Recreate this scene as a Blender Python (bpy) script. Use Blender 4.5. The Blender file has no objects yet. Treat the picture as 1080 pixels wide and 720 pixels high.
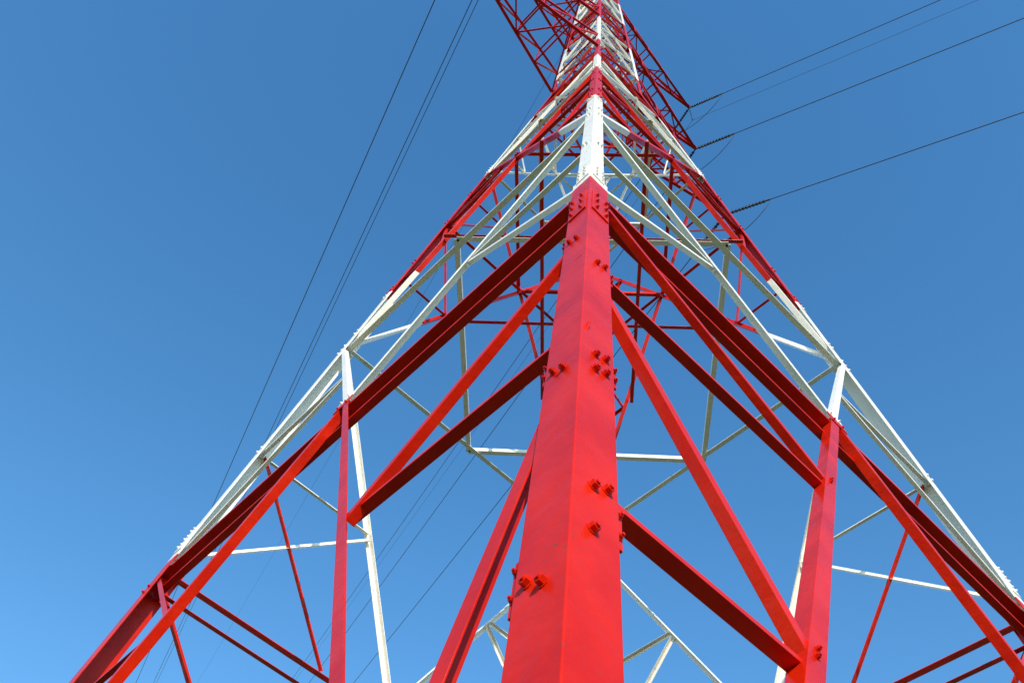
import bpy, math, random
from mathutils import Vector as V, Matrix
random.seed(7)
S=1.6; Z0=-5.5; K=0.1726
def W(x,y,z): return V((x*S,y*S,(z-Z0)*S))
ZW=12.4
def Dh(z):
    if z<=ZW: return 3-K*z
    d=3-K*ZW
    return d-(z-ZW)*0.035
UN={'N':V((0,-1,0)),'L':V((-1,0,0)),'R':V((1,0,0)),'F':V((0,1,0))}
def leg(n,z): 
    u=UN[n]*Dh(z); return W(u.x,u.y,z)
FACES=[('N','L'),('N','R'),('L','F'),('R','F')]
def fn(a,b): return (UN[a]+UN[b]).normalized()
def fp(a,b,s,z): return leg(a,z).lerp(leg(b,z),s)

# ---------------- materials
def newmat(name):
    m=bpy.data.materials.new(name); m.use_nodes=True
    nt=m.node_tree; return m,nt,nt.nodes['Principled BSDF']
def paint(name,mode):
    m,nt,b=newmat(name); N=nt.nodes; L=nt.links
    geo=N.new('ShaderNodeNewGeometry')
    def noise(sc,det,vec=None):
        n=N.new('ShaderNodeTexNoise'); n.inputs['Scale'].default_value=sc; n.inputs['Detail'].default_value=det
        L.new(vec or geo.outputs['Position'],n.inputs['Vector']); return n
    def ramp(src,p0,c0,p1,c1):
        r=N.new('ShaderNodeValToRGB'); r.color_ramp.elements[0].position=p0; r.color_ramp.elements[0].color=c0
        r.color_ramp.elements[1].position=p1; r.color_ramp.elements[1].color=c1; L.new(src,r.inputs[0]); return r
    n1=noise(2.6,5); red=ramp(n1.outputs[0],.32,(.48,.008,.0012,1),.68,(.64,.017,.002,1))
    n2=noise(1.7,6); wht=ramp(n2.outputs[0],.3,(.82,.80,.72,1),.7,(.92,.90,.84,1))
    if mode=='band':
        sep=N.new('ShaderNodeSeparateXYZ'); L.new(geo.outputs['Position'],sep.inputs[0])
        nw=noise(9,3); ad=N.new('ShaderNodeMath'); ad.operation='MULTIPLY_ADD'; ad.inputs[1].default_value=.06
        L.new(nw.outputs[0],ad.inputs[0]); L.new(sep.outputs[2],ad.inputs[2])
        bands=[0,4.16,7.98,10.77,13.4,16,18.6,21.2]
        fac=None
        for i,z in enumerate(bands):
            g=N.new('ShaderNodeMath'); g.operation='GREATER_THAN'; g.inputs[1].default_value=(z-Z0)*S+.03
            L.new(ad.outputs[0],g.inputs[0])
            if fac is None: fac=g.outputs[0]
            else:
                a=N.new('ShaderNodeMath'); a.operation='SUBTRACT' if i%2 else 'ADD'
                L.new(fac,a.inputs[0]); L.new(g.outputs[0],a.inputs[1]); fac=a.outputs[0]
        mx=N.new('ShaderNodeMixRGB'); L.new(fac,mx.inputs[0]); L.new(red.outputs[0],mx.inputs[1]); L.new(wht.outputs[0],mx.inputs[2]); col=mx.outputs[0]
    elif mode=='red': col=red.outputs[0]
    else: col=wht.outputs[0]
    n3=noise(38,4); sp=ramp(n3.outputs[0],.64,(0,0,0,1),.70,(1,1,1,1))
    n4=noise(3.1,2); sp2=ramp(n4.outputs[0],.48,(0,0,0,1),.6,(.8,.8,.8,1))
    mu=N.new('ShaderNodeMath'); mu.operation='MULTIPLY'; L.new(sp.outputs[0],mu.inputs[0]); L.new(sp2.outputs[0],mu.inputs[1])
    gm=N.new('ShaderNodeMixRGB'); L.new(mu.outputs[0],gm.inputs[0]); L.new(col,gm.inputs[1]); gm.inputs[2].default_value=(.18,.05,.02,1)
    L.new(gm.outputs[0],b.inputs['Base Color'])
    rr=noise(14,3); rm=N.new('ShaderNodeMapRange'); rm.inputs['To Min'].default_value=.18; rm.inputs['To Max'].default_value=.42
    L.new(rr.outputs[0],rm.inputs[0]); L.new(rm.outputs[0],b.inputs['Roughness'])
    mp=N.new('ShaderNodeMapping'); mp.inputs['Scale'].default_value=(1,1,.5); L.new(geo.outputs['Position'],mp.inputs[0])
    nb=noise(90,3,mp.outputs[0]); nb2=noise(11,3)
    b1=N.new('ShaderNodeBump'); b1.inputs['Strength'].default_value=.25; b1.inputs['Distance'].default_value=.0015
    L.new(nb.outputs[0],b1.inputs['Height'])
    b2=N.new('ShaderNodeBump'); b2.inputs['Strength'].default_value=.5; b2.inputs['Distance'].default_value=.01
    L.new(nb2.outputs[0],b2.inputs['Height']); L.new(b1.outputs[0],b2.inputs['Normal']); L.new(b2.outputs[0],b.inputs['Normal'])
    b.inputs['Specular IOR Level'].default_value=.2
    return m
M_band=paint('banded_paint','band'); M_red=paint('red_paint','red')
def simple(name,c,ro,me=0,ns=20,var=.3):
    m,nt,b=newmat(name); N=nt.nodes;L=nt.links
    g=N.new('ShaderNodeNewGeometry'); n=N.new('ShaderNodeTexNoise'); n.inputs['Scale'].default_value=ns; n.inputs['Detail'].default_value=6
    L.new(g.outputs['Position'],n.inputs['Vector']); r=N.new('ShaderNodeValToRGB')
    r.color_ramp.elements[0].position=.3; r.color_ramp.elements[1].position=.7
    r.color_ramp.elements[0].color=(*[x*(1-var) for x in c],1); r.color_ramp.elements[1].color=(*[x*(1+var) for x in c],1)
    L.new(n.outputs[0],r.inputs[0]); L.new(r.outputs[0],b.inputs['Base Color']); b.inputs['Roughness'].default_value=ro; b.inputs['Metallic'].default_value=me
    bp=N.new('ShaderNodeBump'); bp.inputs['Strength'].default_value=.3; bp.inputs['Distance'].default_value=.01; L.new(n.outputs[0],bp.inputs['Height']); L.new(bp.outputs[0],b.inputs['Normal'])
    return m
M_wire=simple('aluminium_wire',(.07,.07,.075),.5,.6)
M_glass=simple('insulator_glass',(.035,.03,.03),.25)
M_conc=simple('concrete',(.32,.31,.29),.9,0,8)
M_grass=simple('grass_field',(.07,.10,.035),.95,0,.8,.45)

# ---------------- mesh collector
class MB:
    def __init__(s): s.v=[];s.f=[]
    def prism(s,p,q,poly,e1,e2,L=False):
        n=len(poly);b=len(s.v)
        for P in (p,q):
            for (x,y) in poly: s.v.append(tuple(P+e1*x+e2*y))
        for i in range(n):
            j=(i+1)%n; s.f.append((b+i,b+j,b+n+j,b+n+i))
        if L:
            for o,fl in ((b,1),(b+n,0)):
                for q4 in ((0,1,2,3),(0,3,4,5)):
                    t=tuple(o+k for k in q4); s.f.append(tuple(reversed(t)) if fl else t)
        else:
            s.f.append(tuple(reversed(range(b,b+n)))); s.f.append(tuple(range(b+n,b+2*n)))
    def box(s,c,a,bb,n,ha,hb,hn):
        poly=[(-ha,-hb),(ha,-hb),(ha,hb),(-ha,hb)]
        s.prism(c-n*hn,c+n*hn,poly,a,bb)
    def obj(s,name,mat,parent=None,bevel=0,seg=2):
        me=bpy.data.meshes.new(name); me.from_pydata(s.v,[],s.f); me.validate()
        import bmesh
        bm=bmesh.new(); bm.from_mesh(me); bmesh.ops.recalc_face_normals(bm,faces=bm.faces); bm.to_mesh(me); bm.free()
        me.materials.append(mat); o=bpy.data.objects.new(name,me); bpy.context.scene.collection.objects.link(o)
        if parent: o.parent=parent
        if bevel:
            m=o.modifiers.new('b','BEVEL'); m.width=bevel; m.segments=seg; m.limit_method='ANGLE'; m.angle_limit=math.radians(40)
        return o
def Lpoly(w,t,w2=None):
    w2=w2 or w
    return [(0,0),(w,0),(w,t),(t,t),(t,w2),(0,w2)]
def member(mb,p,q,w,n,side=1,off=0.0,t=None,fa=1.0,cen=.5):
    """angle bar p->q; one flange (w*fa) in the plane normal to n, other flange (w) pointing to -n; off = inward offset"""
    w*=S; t=t or w*.11
    d=(q-p).normalized(); n=(n-d*n.dot(d)).normalized(); a=n.cross(d)*side
    p2=p-n*off-a*w*fa*cen; q2=q-n*off-a*w*fa*cen
    mb.prism(p2,q2,Lpoly(w*fa,t,w),a,-n,True)
def bolt(mb,c,n,r=.019,h=.018):
    n=n.normalized(); a=n.orthogonal().normalized(); b=n.cross(a)
    th=random.random()*6
    def ring(R,k,o=0): return [(R*math.cos(o+2*math.pi*i/k),R*math.sin(o+2*math.pi*i/k)) for i in range(k)]
    mb.prism(c-n*.003,c+n*.004,ring(r*1.3,14),a,b)
    mb.prism(c+n*.004,c+n*(.004+h),ring(r,6,th),a,b)
    mb.prism(c+n*(.004+h),c+n*(.004+h+.008),ring(r*.55,8),a,b)

tower=bpy.data.objects.new('transmission_tower',None); bpy.context.scene.collection.objects.link(tower)

# ---------------- legs
legs=MB()
secs=[(-5.35,.15,.133),(.15,4.2,.106),(4.2,8.2,.096),(8.2,ZW,.085),(ZW,23.5,.065)]
TOP=23.5
def lw(n,w,z): return w*S*(1.0 if n=='N' else 1.22)
def legdirs(n,z):
    d=(leg(n,z+.2)-leg(n,z-.2)).normalized()
    oth={'N':('L','R'),'L':('N','F'),'R':('N','F'),'F':('L','R')}[n]
    es=[]
    for o in oth:
        e=(UN[o]-UN[n]); e=(e-d*e.dot(d)).normalized(); es.append(e)
    return d,es,oth
for n in 'NLRF':
    for i,(a,b,w) in enumerate(secs):
        d,es,_=legdirs(n,(a+b)/2 if a<ZW else a+1)
        legs.prism(leg(n,a),leg(n,b),Lpoly(lw(n,w,a),.018 if i<3 else .012),es[0],es[1],True)
lo=legs.obj('legs',M_band,tower,bevel=.010,seg=3)

# ---------------- splice plates + bolts on legs
plates=MB(); bolts=MB()
def legw(z,n='N'):
    for a,b,w in secs:
        if a<=z<b: return lw(n,w,z)
    return .1
def legpt(n,fi,z,x):
    d,es,oth=legdirs(n,z); e=es[fi]; out=d.cross(e).normalized()
    if out.dot(UN[n])<0: out=-out
    return leg(n,z)+e*x,out,d,e
def splice(n,z,L,cols=(.3,.72),step=.13,ww=.42):
    w=legw(z+.05,n)
    for fi in (0,1):
        p,o,d,e=legpt(n,fi,z,w*.53)
        plates.box(p+o*.006,e,d,o,w*ww,L/2,.006)
        k=max(2,int(L/step))
        for i in range(k):
            for x in cols:
                bolts_at=p+d*(-L/2+L*(i+.5)/k)+e*(w*(x-.5))+o*.012
                bolt(bolts,bolts_at,o,.014,.012)
for n in 'NLRF':
    for z,L in ((.22,.42),(4.2,.5),(8.2,.45)):
        splice(n,z,L)
splice('N',-.52,.62,(.3,.75),.2,.40)
def leg_bolts(n,z,fi,k=2,r=.015,dz=.05,x0=.42,dx=.3):
    w=legw(z,n)
    for i in range(k):
        p,o,d,e=legpt(n,fi,z+dz*(i-(k-1)/2)/S,w*(x0+dx*(i%2)))
        bolt(bolts,p,o,r)
def leg_gusset(n,z,fi,L=.2,ext=.035,hw=.06):
    w=legw(z,n); p,o,d,e=legpt(n,fi,z,w+ext-hw)
    plates.box(p-o*.026,e,d,o,hw,L/2,.006)
    for s in (-1,1): bolt(bolts,p+e*(hw-.018)+d*s*L*.25-o*.019,o,.011,.010)

# ---------------- bracing
br=MB(); brr=MB()
ZK=-4.95; B1=3.05
def kz(z): return (1.5*(1+z/4.95))/Dh(z)
def bar(mb,f,s0,z0,s1,z1,w,side=1,off=.02,fa=1.0,cen=.5):
    a,b=f; n=fn(a,b); p=fp(a,b,s0,z0); q=fp(a,b,s1,z1)
    d=(q-p).normalized()
    if s0<=0.001 or s0>=.999: p=p+d*.05
    if s1<=0.001 or s1>=.999: q=q-d*.05
    nn=(leg(a,1)-leg(a,0)).cross(leg(b,0)-leg(a,0)).normalized()
    if nn.dot(n)<0: nn=-nn
    member(mb,p,q,w,nn,side,off,fa=fa,cen=cen)
def gusset(f,s,z,wa,wb,off=.012):
    a,b=f; n=(leg(a,1)-leg(a,0)).cross(leg(b,0)-leg(a,0)).normalized()
    if n.dot(fn(a,b))<0:n=-n
    p=fp(a,b,s,z); e=(leg(b,z)-leg(a,z)).normalized(); d=n.cross(e)
    plates.box(p-n*off,e,d,n,wa,wb,.005)
    for i in (-1,1):
        for j in (-1,1): bolt(bolts,p+e*wa*.55*i+d*wb*.5*j-n*(off-.006),n,.011,.01)
def facebolts(f,s,z,off=.016,k=2,r=.012,sh=0):
    a,b=f; n=(leg(a,1)-leg(a,0)).cross(leg(b,0)-leg(a,0)).normalized()
    if n.dot(fn(a,b))<0:n=-n
    foot=fp(a,b,0 if s<.5 else 1,ZK); d=(foot-fp(a,b,.5,0)).normalized(); p=fp(a,b,s,z)+(leg(b,z)-leg(a,z)).normalized()*sh
    for i in range(k): bolt(bolts,p+d*(i-.5)*.07-n*off,n,r,.012)
for f in FACES:
    near=f[0]=='N'; sd=1 if f[1]=='R' or f[0]=='R' else -1
    NL=f==('N','L')
    if NL: bar(br,f,.5,0,0,ZK,.046,-sd,.012,cen=.5)
    else: bar(br,f,.5,0,0,ZK,.064,sd,.016,cen=.3)
    bar(br,f,.5,0,1,ZK,.058,sd,.016)
    bar(br,f,.5,0,0,B1,.050,sd,.016); bar(br,f,.5,0,1,B1,.050,-sd,.016)
    bar(brr,f,0,-.08,1,-.08,.066,sd,.035,fa=.6); bar(brr,f,0,-.26,1,-.26,.05,sd,.10,fa=.6)
    gusset(f,.5,-.02,.12,.11)
    for m in (0,1):
        g=lambda s:(s if m==0 else 1-s)
        if NL and m==0: lv=[(-1.0,-2.2),(-2.2,-3.9)]; hz=[-2.15]
        else: lv=[(-.12,-1.4),(-1.45,-3.0)]; hz=[-1.45,-3.05]
        for (za,zb) in lv:
            sg=sd*(1 if m==0 else -1)
            if NL and m==0 and za<-2: sg=-sg
            bar(br,f,g(0),za,g(kz(zb)),zb,(.042 if za>-2 else .05) if m==0 else .036,sg,.03)
        for z in hz: bar(br,f,g(0),z,g(kz(z)),z,.045 if m==0 else .036,sd,.045,fa=.45)
        for (za,zb) in lv:
            if f==('N','R') and m==0: facebolts(f,g(kz(zb)),zb,.016,sh=.015)
        v=lambda z:(1.5*(1-z/B1))/Dh(z)
        bar(br,f,g(0),1.3,g(v(1.3)),1.3,.034,sd,.04)
        bar(br,f,g(0),0.04,g(v(1.25)),1.25,.034,sd,.04)
        if not near and m==0:
            bar(brr,f,g(0.02),1.3,g(.34),-.05,.038,sd,.05)
def xpanel(a,b,w,red):
    Da,Db=Dh(a),Dh(b); zc=a+(b-a)*Da/(Da+Db)
    for f in FACES:
        sd=1 if 'R' in f else -1
        bar(br,f,0,a,1,b,w,sd,.016); bar(br,f,1,a,0,b,w,-sd,.03)
        bar(br,f,0,a,1,a,w*.95,sd,.045,fa=.6)
        if red:
            bar(br,f,0,zc,1,zc,w*.8,sd,.05,fa=.6)
            for m in (0,1):
                g=lambda s:(s if m==0 else 1-s)
                for za in (a,b):
                    zm=za+(zc-za)*.5
                    # distance from the leg of the X diagonal at height zm
                    sx=.25*Dh(zc)/Dh(zm)
                    bar(br,f,g(0),zm,g(sx),zm,w*.6,sd,.045)
                    bar(br,f,g(0),zc,g(sx),zm,w*.6,sd,.06)
    return zc
zc1=xpanel(B1,8.2,.056,True); zc2=xpanel(8.2,11.0,.048,True); xpanel(11.0,ZW,.046,False)
z=ZW
while z<TOP-.9:
    xpanel(z,min(z+1.25,TOP),.038,False); z+=1.25
DN=V((0,0,-1))
def diaphragm(mb,z,w):
    mid=[fp(*f,.5,z) for f in FACES]
    for i,j in ((0,1),(1,3),(3,2),(2,0)): member(mb,mid[i],mid[j],w,DN,1,.06)
diaphragm(br,B1-.05,.05); diaphragm(br,zc1,.045); diaphragm(br,8.15,.042); diaphragm(br,zc2,.036); diaphragm(br,11.0,.03); diaphragm(br,ZW,.03)
zm=(B1+zc1)/2
def cross(z,s,w):
    a=fp('L','F',s,z); b=fp('R','F',s,z); c=fp('N','L',1-s,z); d=fp('N','R',1-s,z)
    member(brr,a,b,w,DN,1,.03); member(brr,c,d,w,DN,1,.03)
    e=fp('L','F',1-s,z); g=fp('R','F',1-s,z); h=fp('N','L',s,z); k=fp('N','R',s,z)
    member(brr,e,h,w,DN,1,.08); member(brr,g,k,w,DN,1,.08)
cross(zm,.25,.042)
br.obj('bracing',M_band,tower,bevel=.003); brr.obj('belt_beams',M_red,tower,bevel=.003)

for z,fi,k in ((-3.42,0,2),(-3.27,1,1),(-3.1,1,2),(-2.5,0,2),(-2.5,1,2),(-2.4,1,2),(-1.5,1,2),(-1.15,0,2)):
    leg_bolts('N',z,fi,k,.018)
for z,fi,L in ((-3.36,0,.26),(-3.15,1,.24),(-2.4,0,.22),(-2.4,1,.22),(-1.5,1,.2),(-1.05,0,.2),(-.25,0,.25),(-.25,1,.25)):
    leg_gusset('N',z,fi,L)
for n in 'LRF':
    for z in (-3.1,-1.45,-.3,1.3,2.9,3.3,5.0,6.2,7.2):
        for fi in (0,1): leg_bolts(n,z,fi,2,.019)
for z in (1.3,2.9,3.3,5.0,6.2,7.2):
    for fi in (0,1): leg_bolts('N',z,fi,2,.016)
plates.obj('splice_plates',M_band,tower,bevel=.002); bolts.obj('bolts',M_band,tower)

# ---------------- cross arms
arms=MB(); DR=V((1,1,0)).normalized()
def arm(z,t,h,sgn,rise=.12):
    a,b=('R','F') if sgn>0 else ('N','L')
    tip=W(DR.x*t*sgn,DR.y*t*sgn,z+rise)
    la,lb,ua,ub=leg(a,z),leg(b,z),leg(a,z+h),leg(b,z+h)
    dn=V((0,0,-1)); sd=(lb-la).normalized()
    T2=tip+V((0,0,.12))
    member(arms,la,tip,.058,dn,1); member(arms,lb,tip,.058,dn,-1)
    member(arms,ua,T2,.048,-sd,1); member(arms,ub,T2,.048,sd,1)
    k=5
    L=lambda p,i,q=tip:p.lerp(q,i/k)
    for i in range(k):
        if i>0: member(arms,L(la,i),L(lb,i),.032,dn,1,.01)
        if i<k-1:
            if i%2: member(arms,L(la,i),L(lb,i+1),.03,dn,1,.02)
            else: member(arms,L(lb,i),L(la,i+1),.03,dn,1,.02)
            member(arms,L(la,i+1),ua.lerp(T2,(i+1)/k),.03,-sd,1); member(arms,L(lb,i+1),ub.lerp(T2,(i+1)/k),.03,sd,1)
            member(arms,L(la,i+1),ua.lerp(T2,i/k),.03,-sd,1,.01); member(arms,L(lb,i+1),ub.lerp(T2,i/k),.03,sd,1,.01)
            member(arms,ua.lerp(T2,i/k),ub.lerp(T2,i/k),.03,-dn,1)
    return tip
ARMS=[(12.6,3.9,3.65,.75),(16.1,3.35,3.1,.3),(19.9,3.6,3.1,.5)]
tips=[]
for z,t,t2,rs in ARMS:
    for s in (1,-1): tips.append((s,arm(z,t if s>0 else t2,1.25,s,rs)))
arms.obj('cross_arms',M_red,tower,bevel=0)

# ---------------- insulators and conductors
def azv(az,el):
    a,e=math.radians(az),math.radians(el); return V((math.sin(a)*math.cos(e),math.cos(a)*math.cos(e),math.sin(e)))
ins=MB()
def insul(p,d,n=11,r=.06):
    a=d.orthogonal().normalized(); b=d.cross(a)
    ring=lambda R,k=10:[(R*math.cos(6.2832*i/k),R*math.sin(6.2832*i/k)) for i in range(k)]
    ins.prism(p,p+d*(.15+n*.12+.15),ring(.028,8),a,b)
    for i in range(n):
        c=p+d*(.15+i*.12); ins.prism(c,c+d*.05,ring(r),a,b)
    return p+d*(.3+n*.12)
def wire(name,pts,r=.016):
    c=bpy.data.curves.new(name,'CURVE'); c.dimensions='3D'; c.bevel_depth=r; c.bevel_resolution=1
    s=c.splines.new('POLY'); s.points.add(len(pts)-1)
    for i,p in enumerate(pts): s.points[i].co=(*p,1)
    c.materials.append(M_wire); o=bpy.data.objects.new(name,c); bpy.context.scene.collection.objects.link(o); return o
for s,tip in tips:
    ends=[]
    for az,el,cur in ((120.4,-18,.0006),(-28.7,8,.0004)):
        d=azv(az,el); e=insul(tip,d); ends.append(e)
        h=azv(az,0); pts=[]
        for i in range(60):
            x=i*3.5; pts.append(e+h*x+V((0,0,math.tan(math.radians(el))*x+cur*x*x)))
        wire('power_line',pts)
    pts=[]
    for i in range(17):
        u=i/16; p=ends[0].lerp(ends[1],u); pts.append(p-V((0,0,.9*math.sin(math.pi*u)**.7)))
    o=wire('jumper_cable',pts,.012); o.parent=tower
# light fibre cable hung below the upper arm
ft0=tips[4][1]; hb=ft0-V((0,0,1.8))
ins.prism(ft0,hb,[(-.02,-.02),(.02,-.02),(.02,.02),(-.02,.02)],V((1,0,0)),V((0,1,0)))
for az,el in ((120.4,-18),(-28.7,8)):
    wire('communication_cable',[hb+azv(az,0)*x+V((0,0,math.tan(math.radians(el))*x+.0006*x*x)) for x in range(0,200,4)],.007)
ins.obj('insulator_strings',M_glass,tower)
top=W(0,0,TOP+.6); pk=MB()
for n in 'NLRF': member(pk,leg(n,TOP),top,.04,UN[n])
pk.obj('peak',M_red,tower)
for az,el in ((120.4,-14),(-29.3,9)):
    wire('earth_wire',[top+azv(az,el)*x+V((0,0,.0005*x*x)) for x in range(0,200,5)],.008)

# ---------------- footings + ground
ft=MB()
for n in 'NLRF':
    c=leg(n,-5.4); c.z=0
    ft.prism(c-V((0,0,.3)),c+V((0,0,.28)),[(-.4,-.4),(.4,-.4),(.4,.4),(-.4,.4)],V((1,0,0)),V((0,1,0)))
ft.obj('concrete_footings',M_conc,tower,bevel=.03)
import bmesh
me=bpy.data.meshes.new('ground'); bm=bmesh.new()
bmesh.ops.create_grid(bm,x_segments=80,y_segments=80,size=3000)
for v in bm.verts:
    r=v.co.length
    v.co.z=0 if r<60 else min(1,(r-60)/600)*(6*math.sin(v.co.x*.004)+5*math.cos(v.co.y*.005+1))-.0
bm.to_mesh(me); bm.free(); me.materials.append(M_grass)
g=bpy.data.objects.new('ground',me); bpy.context.scene.collection.objects.link(g)

# ---------------- light
SAZ,SEL=169,25
w=bpy.data.worlds.new('World'); bpy.context.scene.world=w; w.use_nodes=True
nt=w.node_tree; bg=nt.nodes['Background']; sk=nt.nodes.new('ShaderNodeTexSky'); sk.sky_type='NISHITA'; sk.sun_disc=False
sk.sun_elevation=math.radians(SEL); sk.sun_rotation=math.radians(SAZ); sk.air_density=1.3; sk.dust_density=.2; sk.ozone_density=2.4
hs=nt.nodes.new('ShaderNodeHueSaturation'); hs.inputs['Saturation'].default_value=1.3; hs.inputs['Value'].default_value=1.68
nt.links.new(sk.outputs[0],hs.inputs['Color']); nt.links.new(hs.outputs[0],bg.inputs[0]); bg.inputs[1].default_value=.15
sl=bpy.data.lights.new('sun','SUN'); sl.energy=5; sl.angle=math.radians(.5); sl.color=(1,.92,.80)
so=bpy.data.objects.new('sun',sl); bpy.context.scene.collection.objects.link(so)
so.rotation_euler=azv(SAZ,SEL).to_track_quat('Z','Y').to_euler()

# ---------------- camera
pitch,yaw,roll=1.0261,-.1694,.1749
fwd=V((math.sin(yaw)*math.cos(pitch),math.cos(yaw)*math.cos(pitch),math.sin(pitch)))
right=V((math.cos(yaw),-math.sin(yaw),0)); up=right.cross(fwd)
r2=right*math.cos(roll)+up*math.sin(roll); u2=-right*math.sin(roll)+up*math.cos(roll)
cd=bpy.data.cameras.new('camera'); cd.sensor_width=36; cd.lens=36*946.6/1080; cd.clip_end=10000; cd.clip_start=.05
co=bpy.data.objects.new('camera',cd); bpy.context.scene.collection.objects.link(co)
co.matrix_world=Matrix.Translation(W(.0274,-4.6728,-4.5314)) @ Matrix((r2,u2,-fwd)).transposed().to_4x4()
bpy.context.scene.camera=co
sc=bpy.context.scene; sc.view_settings.view_transform='Standard'; sc.view_settings.look='None'; sc.view_settings.exposure=0
